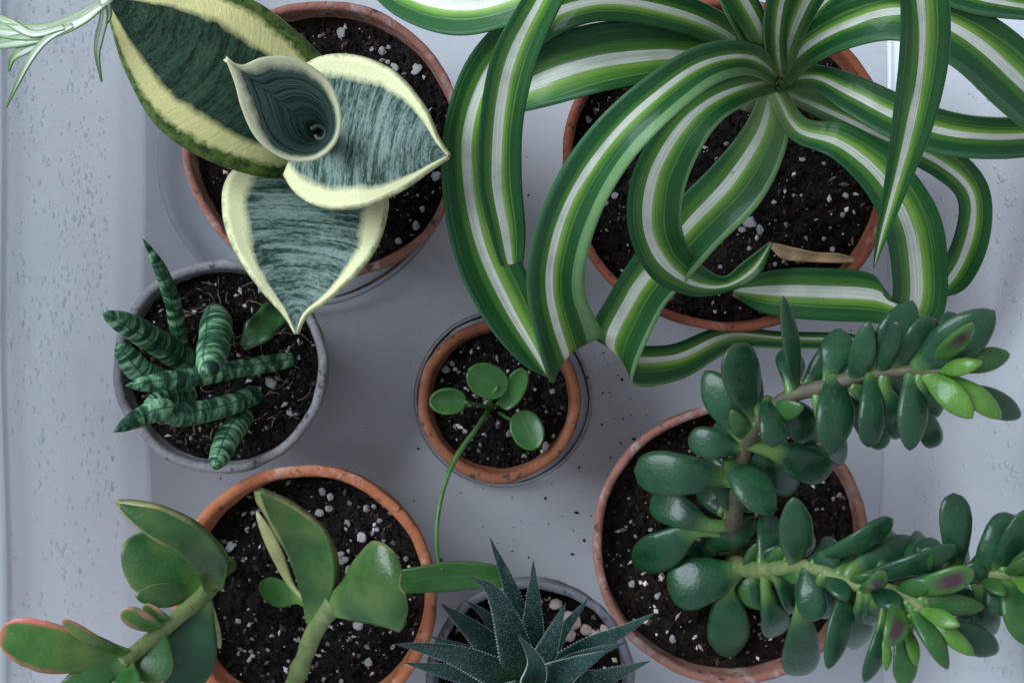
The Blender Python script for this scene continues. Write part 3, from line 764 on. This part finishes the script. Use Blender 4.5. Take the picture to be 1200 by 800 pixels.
coin_leaf(525, 470, 21, 15, 74, 178, 1, [(576, 478, 52), (560, 474, 66), (546, 471, 74)], cup=.45)
coin_leaf(602, 456, 26, 13, 80, 118, -3, [(580, 476, 52), (596, 462, 66), (608, 442, 80)], cup=.3)
coin_leaf(618, 504, 24, 19, 68, 65, 2, [(580, 480, 52), (600, 492, 60), (610, 488, 66)])
# long stalk over the rim, its blade lying out towards the orange pot
tube('stalk', [P(574, 478, 53), P(560, 500, 76), P(535, 535, 90), (P(519, 575, 98)), P(512, 615, 103), P(513, 655, 104), P(520, 668, 104)], .0013, .0008, PETIOLE, coin, nu=10, nv=50, wob=.2)
ribbon('leaf', [(596, 684, 3, 101), (585, 677, 12, 102), (560, 674, 15, 103), (525, 675, 17, 104), (490, 679, 15, 104), (462, 681, 12, 103), (448, 682, 3, 102)], PILEA, coin, nu=12, nv=40, thick=.0014, channel=.2, ripple=.02)

# ------------------------------------------------------------------ fleshy plants: stems and leaves
def nearest(stems, px, py):
    best = None
    for st in stems:
        q = spline(st, 60)
        d = np.hypot(q[:, 0] - px, q[:, 1] - py); i = int(d.argmin())
        if best is None or d[i] < best[0]: best = (d[i], q[i])
    return best
def jade_leaf(parent, stems, base, tip, w, dz, mat, roll=0, bend=0.0, th=.26, dish=.0, zb=None, seed=0):
    d, q = nearest(stems, *base)
    z = q[2] if zb is None else zb
    bp = P(base[0], base[1], z); tp = P(tip[0], tip[1], z + dz)
    sp = P(q[0], q[1], q[2])
    mid = (bp + tp) / 2 + Vector((0, 0, bend * (tp - bp).length))
    pts = [bp, mid, tp]; pet = None
    ln = (tp - bp).length + .0
    if (sp - bp).length > .002 and d < 60:
        pts = [sp] + pts; pet = (sp - bp).length / ((sp - bp).length + ln * 1.02)
    rs = random.Random(seed * 7 + int(tip[0])); w *= (.78 if mat is JADE_YOUNG else 1.0) * rs.uniform(.93, 1.06)
    hw = w / 2 * sc((z + dz / 2) / 1000)
    wt = JADE_W2 if rs.random() < .45 or mat in (JADE_YOUNG, JADE_MID) else JADE_W
    return fat('leaf', pts, hw, hw * 2 * th * .62, mat, parent, wtab=wt, roll=math.radians(roll), petiole=pet, dish=dish, wob=.05, seed=seed)

# many-leaved jade plant
jade = empty('jade_plant', P(858, 650, 80), 'many-leaved jade plant with glossy dark green plump leaves', 'plant')
J1 = [(858, 655, 76), (860, 610, 108), (868, 550, 135), (882, 502, 155), (925, 465, 170), (980, 449, 182), (1025, 437, 191), (1090, 433, 201), (1108, 432, 203)]
J2 = [(858, 655, 76), (880, 668, 112), (945, 664, 148), (1000, 684, 164), (1052, 694, 178), (1082, 714, 186)]
J3 = [(1000, 684, 164), (1060, 676, 166), (1120, 677, 171), (1180, 672, 180), (1230, 664, 184)]
tube('stem', [P(*p) for p in J1], .0042, .0022, STEM_BROWN, jade, nv=60, wob=.25)
tube('stem', [P(*p) for p in J2], .0042, .0022, STEM_GREEN, jade, nv=50, wob=.25)
tube('stem', [P(*p) for p in J3], .003, .0022, STEM_GREEN, jade, nv=40, wob=.25)
SJ = [J1, J2, J3]
D, Y, M_ = JADE, JADE_YOUNG, JADE_MID
JL = [  # base, tip, width px, rise mm, material, roll, bend
 ((880, 488), (860, 402), 56, 14, D, -10, .06), ((868, 508), (826, 434), 46, 4, D, 20, .10), ((868, 524), (806, 514), 38, -2, D, 10, .12),
 ((850, 558), (743, 551), 52, -6, D, 0, .14), ((858, 542), (906, 603), 48, 12, D, 12, .12), ((905, 528), (975, 552), 52, -6, D, -14, .10),
 ((900, 470), (906, 524), 36, 10, D, 15, .12), ((832, 615), (762, 584), 44, -14, D, 0, .1), ((815, 620), (742, 662), 52, -18, D, 5, .1),
 ((932, 660), (930, 582), 44, 26, D, 8, .08), ((862, 668), (782, 690), 60, -4, D, -6, .12), ((850, 688), (855, 770), 52, -12, D, 5, .12),
 ((834, 640), (884, 602), 46, 18, D, 0, .1), ((846, 600), (868, 560), 30, -8, D, 0, .1), ((900, 660), (925, 640), 22, 12, M_, 0, .1), ((870, 650), (905, 640), 34, -2, D, 0, .1), ((850, 590), (905, 580), 34, -14, D, 0, .1), ((866, 658), (894, 714), 44, 4, M_, -18, .1), ((898, 692), (910, 744), 38, -16, D, 0, .1),
 ((874, 668), (887, 636), 20, 14, M_, 0, .1), ((946, 660), (952, 728), 36, 6, D, -14, .12), ((940, 712), (935, 792), 48, -26, D, -6, .1),
 ((995, 682), (970, 784), 33, 4, D, 24, .12), ((958, 656), (1047, 607), 36, 14, D, -18, .14), ((1005, 678), (1124, 640), 30, 14, D, -20, .12),
 ((1120, 665), (1117, 577), 40, 6, D, 5, .05), ((1000, 668), (1075, 632), 40, -8, D, 0, .1), ((985, 670), (1055, 650), 36, -12, D, 0, .1),
 ((1010, 692), (1034, 668), 26, 24, JADE_FACE, 8, .15), ((1060, 692), (1142, 668), 34, 16, JADE_FACE, -8, .1), ((1065, 700), (1154, 711), 26, 4, M_, 0, .1),
 ((1080, 714), (1125, 733), 26, 14, Y, 5, .12), ((1084, 720), (1142, 768), 28, 6, Y, -6, .14), ((1100, 728), (1170, 763), 36, -6, D, 0, .15),
 ((1068, 712), (1111, 784), 28, 8, M_, 15, .14), ((1054, 705), (1038, 758), 32, 14, JADE_FACE, 0, .2), ((1056, 740), (1060, 806), 30, -4, M_, 0, .12),
 ((1062, 730), (1074, 780), 22, 4, Y, 10, .1), ((1040, 745), (1038, 786), 15, 0, Y, 0, .1), ((1034, 725), (1013, 800), 25, -4, D, 12, .1),
 ((1150, 684), (1150, 750), 38, -14, D, 5, .1), ((1148, 670), (1190, 603), 52, 2, D, -10, .1), ((1165, 668), (1212, 596), 44, 12, D, -12, .1),
 ((1178, 678), (1204, 756), 42, 4, M_, 10, .12), ((1165, 682), (1172, 722), 30, 4, D, -10, .1), ((1190, 675), (1222, 700), 30, 14, Y, 0, .1),
 ((1180, 672), (1210, 650), 24, 16, M_, 0, .1), ((1010, 700), (1000, 760), 34, -24, D, 0, .1), ((1030, 700), (1015, 735), 40, -22, D, 0, .1),
 ((1085, 700), (1120, 690), 30, -20, D, 0, .1), ((905, 672), (960, 690), 40, -18, D, 0, .1),
 # upper branch
 ((933, 458), (917, 346), 27, 20, D, -18, .04), ((944, 452), (992, 402), 44, -2, D, -8, .1), ((978, 442), (973, 532), 48, 6, D, 14, .14),
 ((1020, 434), (1018, 524), 38, 4, D, 14, .14), ((1068, 436), (1066, 528), 40, 2, D, 14, .14), ((1000, 448), (1018, 376), 32, 16, D, 30, .06),
 ((1022, 432), (1070, 352), 52, 8, D, -12, .14), ((1030, 438), (1052, 377), 24, 20, D, 35, .05), ((1046, 430), (1096, 373), 38, 6, D, -14, .12),
 ((1074, 432), (1166, 364), 58, 18, D, -6, .10), ((1104, 430), (1184, 415), 28, 2, M_, 0, .12), ((1100, 434), (1152, 424), 28, 14, Y, 10, .15),
 ((1084, 438), (1140, 490), 42, 10, Y, -12, .14), ((1106, 440), (1174, 490), 40, 4, Y, 8, .14), ((1120, 452), (1197, 488), 34, -8, D, 5, .12),
 ((988, 462), (1038, 524), 34, -16, D, 0, .1), ((1036, 452), (1052, 514), 36, -14, D, 0, .1), ((1078, 450), (1098, 488), 30, -10, D, 0, .1),
 ((1075, 470), (1095, 524), 28, -16, D, 0, .1), ((920, 470), (952, 512), 42, -10, D, 0, .1), ((1095, 425), (1140, 378), 26, 30, JADE_FACE, 6, .1),
 ((880, 545), (935, 570), 40, -22, D, 0, .1), ((845, 640), (800, 640), 36, -10, D, 0, .1), ((960, 480), (985, 545), 30, -24, D, 0, .1),
]
rj = random.Random(3)
for st in SJ:                                    # shaded leaves on the undersides of the branches
    q = spline(st, 40)
    for k in range(5, 39, 2):
        t = q[k + 1] - q[k]; d = math.hypot(t[0], t[1]) or 1; sgn = 1 if (k // 2) % 2 else -1
        an = math.atan2(t[1], t[0]) + sgn * rj.uniform(.7, 1.3); ln = rj.uniform(42, 70)
        JL.append(((q[k][0] + 8 * math.cos(an), q[k][1] + 8 * math.sin(an)), (q[k][0] + ln * math.cos(an), q[k][1] + ln * math.sin(an)), rj.uniform(28, 40), rj.uniform(-22, -4), D, rj.uniform(-15, 15), .1))
for st, ks in ((J2, range(8, 34, 4)), (J3, range(10, 36, 5)), (J1, range(6, 20, 4))):   # shorter leaves standing on the branches
    q = spline(st, 40)
    for n_, k in enumerate(ks):
        t = q[k + 1] - q[k]; an = math.atan2(t[1], t[0]) + (1 if n_ % 2 else -1) * rj.uniform(.25, .9); ln = rj.uniform(34, 50)
        JL.append(((q[k][0], q[k][1]), (q[k][0] + ln * math.cos(an), q[k][1] + ln * math.sin(an)), rj.uniform(22, 30), rj.uniform(8, 16), rj.choice([D, D, M_]), rj.uniform(-15, 15), .14))
for i, (bs, tp, w, dz, mt, ro, be) in enumerate(JL):
    jade_leaf(jade, SJ, bs, tp, w, dz, mt, ro + ((i * 37) % 23 - 11) * .8, be + ((i * 53) % 11 - 5) * .012, th=.30 + ((i * 29) % 7) * .02, dish=.12, seed=i)

# red-edged, big-leaved plant in the orange pot
money = empty('red_edged_succulent', P(300, 740, 68), 'large-leaved succulent with red and yellow leaf edges in the orange pot', 'plant')
K1 = [(270, 660, 60), (258, 670, 92), (243, 692, 118), (192, 736, 136), (152, 770, 148), (142, 778, 151)]
K2 = [(332, 850, 62), (345, 800, 86), (371, 736, 112), (393, 706, 121)]
tube('stem', [P(*p) for p in K1], .0038, .0030, STEM_GREEN, money, nv=50, wob=.2)
tube('stem', [P(*p) for p in K2], .0040, .0034, STEM_GREEN, money, nv=40, wob=.2, rings=[(0, 1), (.45, .95), (.5, 1.12), (.55, .92), (.9, .95), (1, 1.05)])
SK = [K1, K2]
def kl(base, tip, w, dz, mat, roll=0, bend=.08, th=.16, dish=.12, zb=None):
    jade_leaf(money, SK, base, tip, w, dz, mat, roll, bend, th=th, dish=dish, zb=zb, seed=int(base[0]))
kl((246, 684), (143, 638), 84, 4, JADE_PALE, 6, .05, .11, .26)
ribbon('leaf', [(250, 688, 12, 120), (247, 660, 20, 140), (222, 632, 20, 152), (185, 612, 19, 156), (155, 598, 11, 156), (136, 588, 1.5, 155)], JADE_PALE, money, nu=14, nv=40, thick=.0034, channel=.25, ripple=.04)
kl((228, 694), (158, 698), 31, 14, JADE_PALE, -10, .1, .2)
kl((236, 702), (212, 822), 70, 8, JADE, 14, .10, .13, .05)
kl((246, 704), (258, 760), 13, -12, JADE_TAN, 0, .05, .35)
kl((148, 770), (-2, 742), 62, 14, JADE_RED, 8, .12, .13, .1)
kl((150, 768), (73, 725), 22, 24, JADE_RED, 25, .1, .3)
kl((146, 778), (66, 812), 36, 6, JADE_MID, 0, .08, .2)
kl((190, 736), (143, 714), 29, 16, JADE_PINK, 5, .1, .32)
kl((200, 728), (168, 708), 16, 10, JADE_PINK, 5, .1, .32)
kl((186, 738), (178, 802), 44, 10, JADE_PALE, 0, .05, .2)
kl((150, 780), (150, 830), 36, 12, JADE_MID, 0, .1, .2)
ribbon('leaf', [(360, 728, 112, 381, 734, 112), (354, 695, 118, 390, 700, 120), (340, 655, 126, 395, 662, 126), (320, 620, 132, 382, 622, 128), (305, 592, 137, 345, 592, 131), (301, 576, 139, 308, 574, 138)], JADE_PALE, money, nu=20, nv=44, thick=.0044, channel=.16, ripple=.04)
kl((345, 690), (300, 598), 16, -4, JADE_TAN, 10, .0, .4, zb=105)
kl((350, 700), (302, 688), 34, -22, JADE_MID, 10, .0, .15, zb=100)
ribbon('leaf', [(392, 708, 11, 121), (410, 704, 22, 128), (432, 694, 40, 138), (450, 688, 53, 145), (463, 685, 40, 148), (470, 684, 6, 149)], JADE_PALE, money, nu=20, nv=36, thick=.0046, channel=-.25, ripple=.03)

# spiky white-dotted rosette
haw = empty('spiky_succulent', P(618, 800, 58), 'spiky dark green rosette covered in tiny white dots', 'plant')
tube('stalk', [P(618, 806, 52), P(618, 802, 66), P(617, 800, 84)], .011, .007, STEM_GREEN, haw, nv=14)
tooth_ico = OCT
def spike(pts, hw, seed, roll=0):
    pp = [P(*p) for p in pts]; zz = sum(p[2] for p in pts) / len(pts) / 1000
    w = hw * .86 * sc(zz)
    o = fat('leaf', pp, w, w * .42, HAW, haw, wtab=SPIKE_W, ttab=[(0, 1), (.5, .8), (.85, .35), (1, .02)], nu=20, nv=44, dish=.22, roll=math.radians(roll), seed=seed)
    # small pale teeth along both edges
    me = o.data; nu = 20; fv, ff = [], []
    co = np.array([vv.co[:] for vv in me.vertices]).reshape(-1, nu, 3)
    for i in range(4, 42):
        for j in (0, nu // 2):
            p = co[i, j]; q = co[i, (j + nu // 2) % nu]; d = p - q; d /= np.linalg.norm(d) + 1e-9
            s = .00042 * (1.15 - i / 44)
            b0 = len(fv)
            fv += list(p + tooth_ico * s + d * s * .3); ff += [tuple(b0 + a for a in t) for t in OCTF]
    t = link('teeth', mesh('teeth', fv, ff), TOOTH, o); t.location = (0, 0, 0); t['kind'] = 'stuff'
CZ = 76
for i, (pts, hw, ro) in enumerate([
    ([(616, 790, CZ), (603, 705, 100), (574, 629, 118)], 16, 0), ([(622, 790, CZ), (625, 720, 100), (625, 656, 114)], 18, 8),
    ([(612, 795, 84), (592, 725, 116), (575, 690, 130), (551, 675, 138)], 25, -10), ([(608, 795, CZ), (562, 745, 92), (517, 707, 104)], 22, 0),
    ([(628, 795, 84), (644, 755, 108), (663, 706, 122)], 18, 14), ([(630, 798, CZ), (690, 757, 98), (730, 738, 108), (769, 717, 116)], 17, 0),
    ([(606, 800, 86), (545, 771, 112), (500, 759, 122), (462, 754, 128)], 21, 0), ([(606, 804, CZ), (545, 790, 92), (474, 776, 102)], 17, 0),
    ([(632, 802, 86), (668, 782, 112), (712, 762, 124)], 24, 0), ([(632, 806, CZ), (695, 796, 92), (762, 774, 102)], 18, 0),
    ([(622, 805, 96), (628, 775, 122), (607, 743, 134)], 17, 10), ([(612, 812, 90), (560, 830, 112), (510, 850, 122)], 22, 0),
    ([(626, 814, 90), (680, 840, 112), (725, 862, 120)], 22, 0), ([(618, 816, 90), (610, 870, 112), (600, 915, 120)], 22, 0),
    ([(616, 810, 100), (606, 808, 122), (585, 800, 134)], 13, 0), ([(622, 812, 100), (636, 806, 124), (652, 800, 134)], 13, 0),
    ([(614, 806, 80), (560, 770, 86), (505, 745, 90)], 15, 0), ([(624, 796, 78), (655, 745, 92), (690, 700, 100)], 13, 0), ([(610, 796, 78), (575, 728, 92), (545, 702, 99)], 13, 0), ([(632, 800, 80), (680, 770, 98), (735, 752, 106)], 13, 0), ([(626, 812, 80), (650, 870, 92), (680, 920, 98)], 20, 0)]):
    spike(pts, hw, i, ro)
# pale stones on its soil
for (px, py, s, l) in [(651, 707, 8, 'small rounded pale pink stone behind the spiky rosette'), (668, 726, 13, 'largest pale pink stone beside the spiky rosette'), (686, 737, 8, 'brownish stone among the pale ones beside the spiky rosette'),
                       (667, 742, 9, 'whitish flat stone just below the largest pink one'), (697, 742, 7, 'white stone next to the brownish one by the pot wall'), (708, 736, 6, 'small tan stone against the blue-grey pot wall')]:
    p = P(px, py, 59); s *= sc(.059)
    o = bpy.data.objects.new('pebble', PEBB_ME[int(px) % 3]); col.objects.link(o)
    o.location = (p.x, p.y, .059 + s * .35); o.scale = (s, s * .8, s * .7); o.rotation_euler = (.2, -.1, px * .7)
    tag(o, l, 'pebble', 'pale stones on the soil')

# ------------------------------------------------------------------ water beads, crumbs
def wall_point(sx, y, h):
    """point on the inner face of a side wall (sx = -1 left, +1 right) at height h"""
    ring, z = wall_ring(h)
    best = min((p for p in ring if p[0] * sx > 0), key=lambda p: abs(p[1] - y))
    return best[0], z
bm = bmesh.new(); bmesh.ops.create_icosphere(bm, subdivisions=2, radius=1)
IV = np.array([v.co[:] for v in bm.verts]); IF = [tuple(v.index for v in f_.verts) for f_ in bm.faces]; bm.free()
for sx, label, count in ((-1, 'beads of water on the tub side by the rod-leaved plant', 1700), (1, 'beads of water on the tub side by the jade plant', 600)):
    fv, ff = [], []; rnd = random.Random(5 + sx)
    DOME = [t_ for t_ in IF if all(IV[k_][0] * sx < .35 for k_ in t_)]     # the part of a bead that stands clear of the wall
    tilt = math.atan2(WS * .76, WALL_H)
    n = 0; tries = 0
    while n < count and tries < 60000:
        tries += 1
        y = rnd.uniform(-.15, .165); h = rnd.uniform(.016, .112)
        d = noise.noise(Vector((y * 26 + 3 * sx, h * 40, 1.5))) + .6 * noise.noise(Vector((y * 70, h * 90, 8 + sx)))
        keep = .5 + d * 1.0 + (.22 if (sx < 0 and y > .0) else -.08)
        if rnd.random() > keep: continue
        x, z = wall_point(sx, y, h)
        s = .00034 + .0013 * rnd.random() ** 3.0
        p = IV * np.array([s, s, s * rnd.uniform(1.0, 1.35)])
        p[:, 0] *= .55
        p = p + np.array([x - sx * s * .08, y, z])
        b0 = len(fv); fv += list(p); ff += [(a + b0, b_ + b0, c_ + b0) for a, b_, c_ in DOME]; n += 1
    o = link('water_beads', mesh('water_beads', fv, ff), WATER); tag(o, label, 'water', kind='stuff')

fv, ff = [], []; rnd = random.Random(11)
for q in range(230):
    if q < 60: p = P(rnd.gauss(600, 110), rnd.gauss(600, 70), 0)
    elif q < 100: p = P(rnd.gauss(720, 40), rnd.gauss(470, 30), 0)
    else: p = Vector((rnd.uniform(-.17, .17), rnd.uniform(-.17, .17), 0))
    if abs(p.x - TX) > .176: continue
    s = .00022 + .0007 * rnd.random() ** 3
    an = rnd.random() * 6.28; ca, sa = math.cos(an), math.sin(an)
    o = OCT * np.array([s * rnd.uniform(1, 2.2), s, s * .6]); o = o @ np.array([[ca, -sa, 0], [sa, ca, 0], [0, 0, 1]]).T
    b0 = len(fv); fv += list(o + np.array([p.x, p.y, s * .45])); ff += [tuple(b0 + a for a in t) for t in OCTF]
tag(link('soil_crumbs', mesh('soil_crumbs', fv, ff), CRUMB, smooth=False), 'dark crumbs of soil scattered on the tub floor', 'soil', kind='stuff')
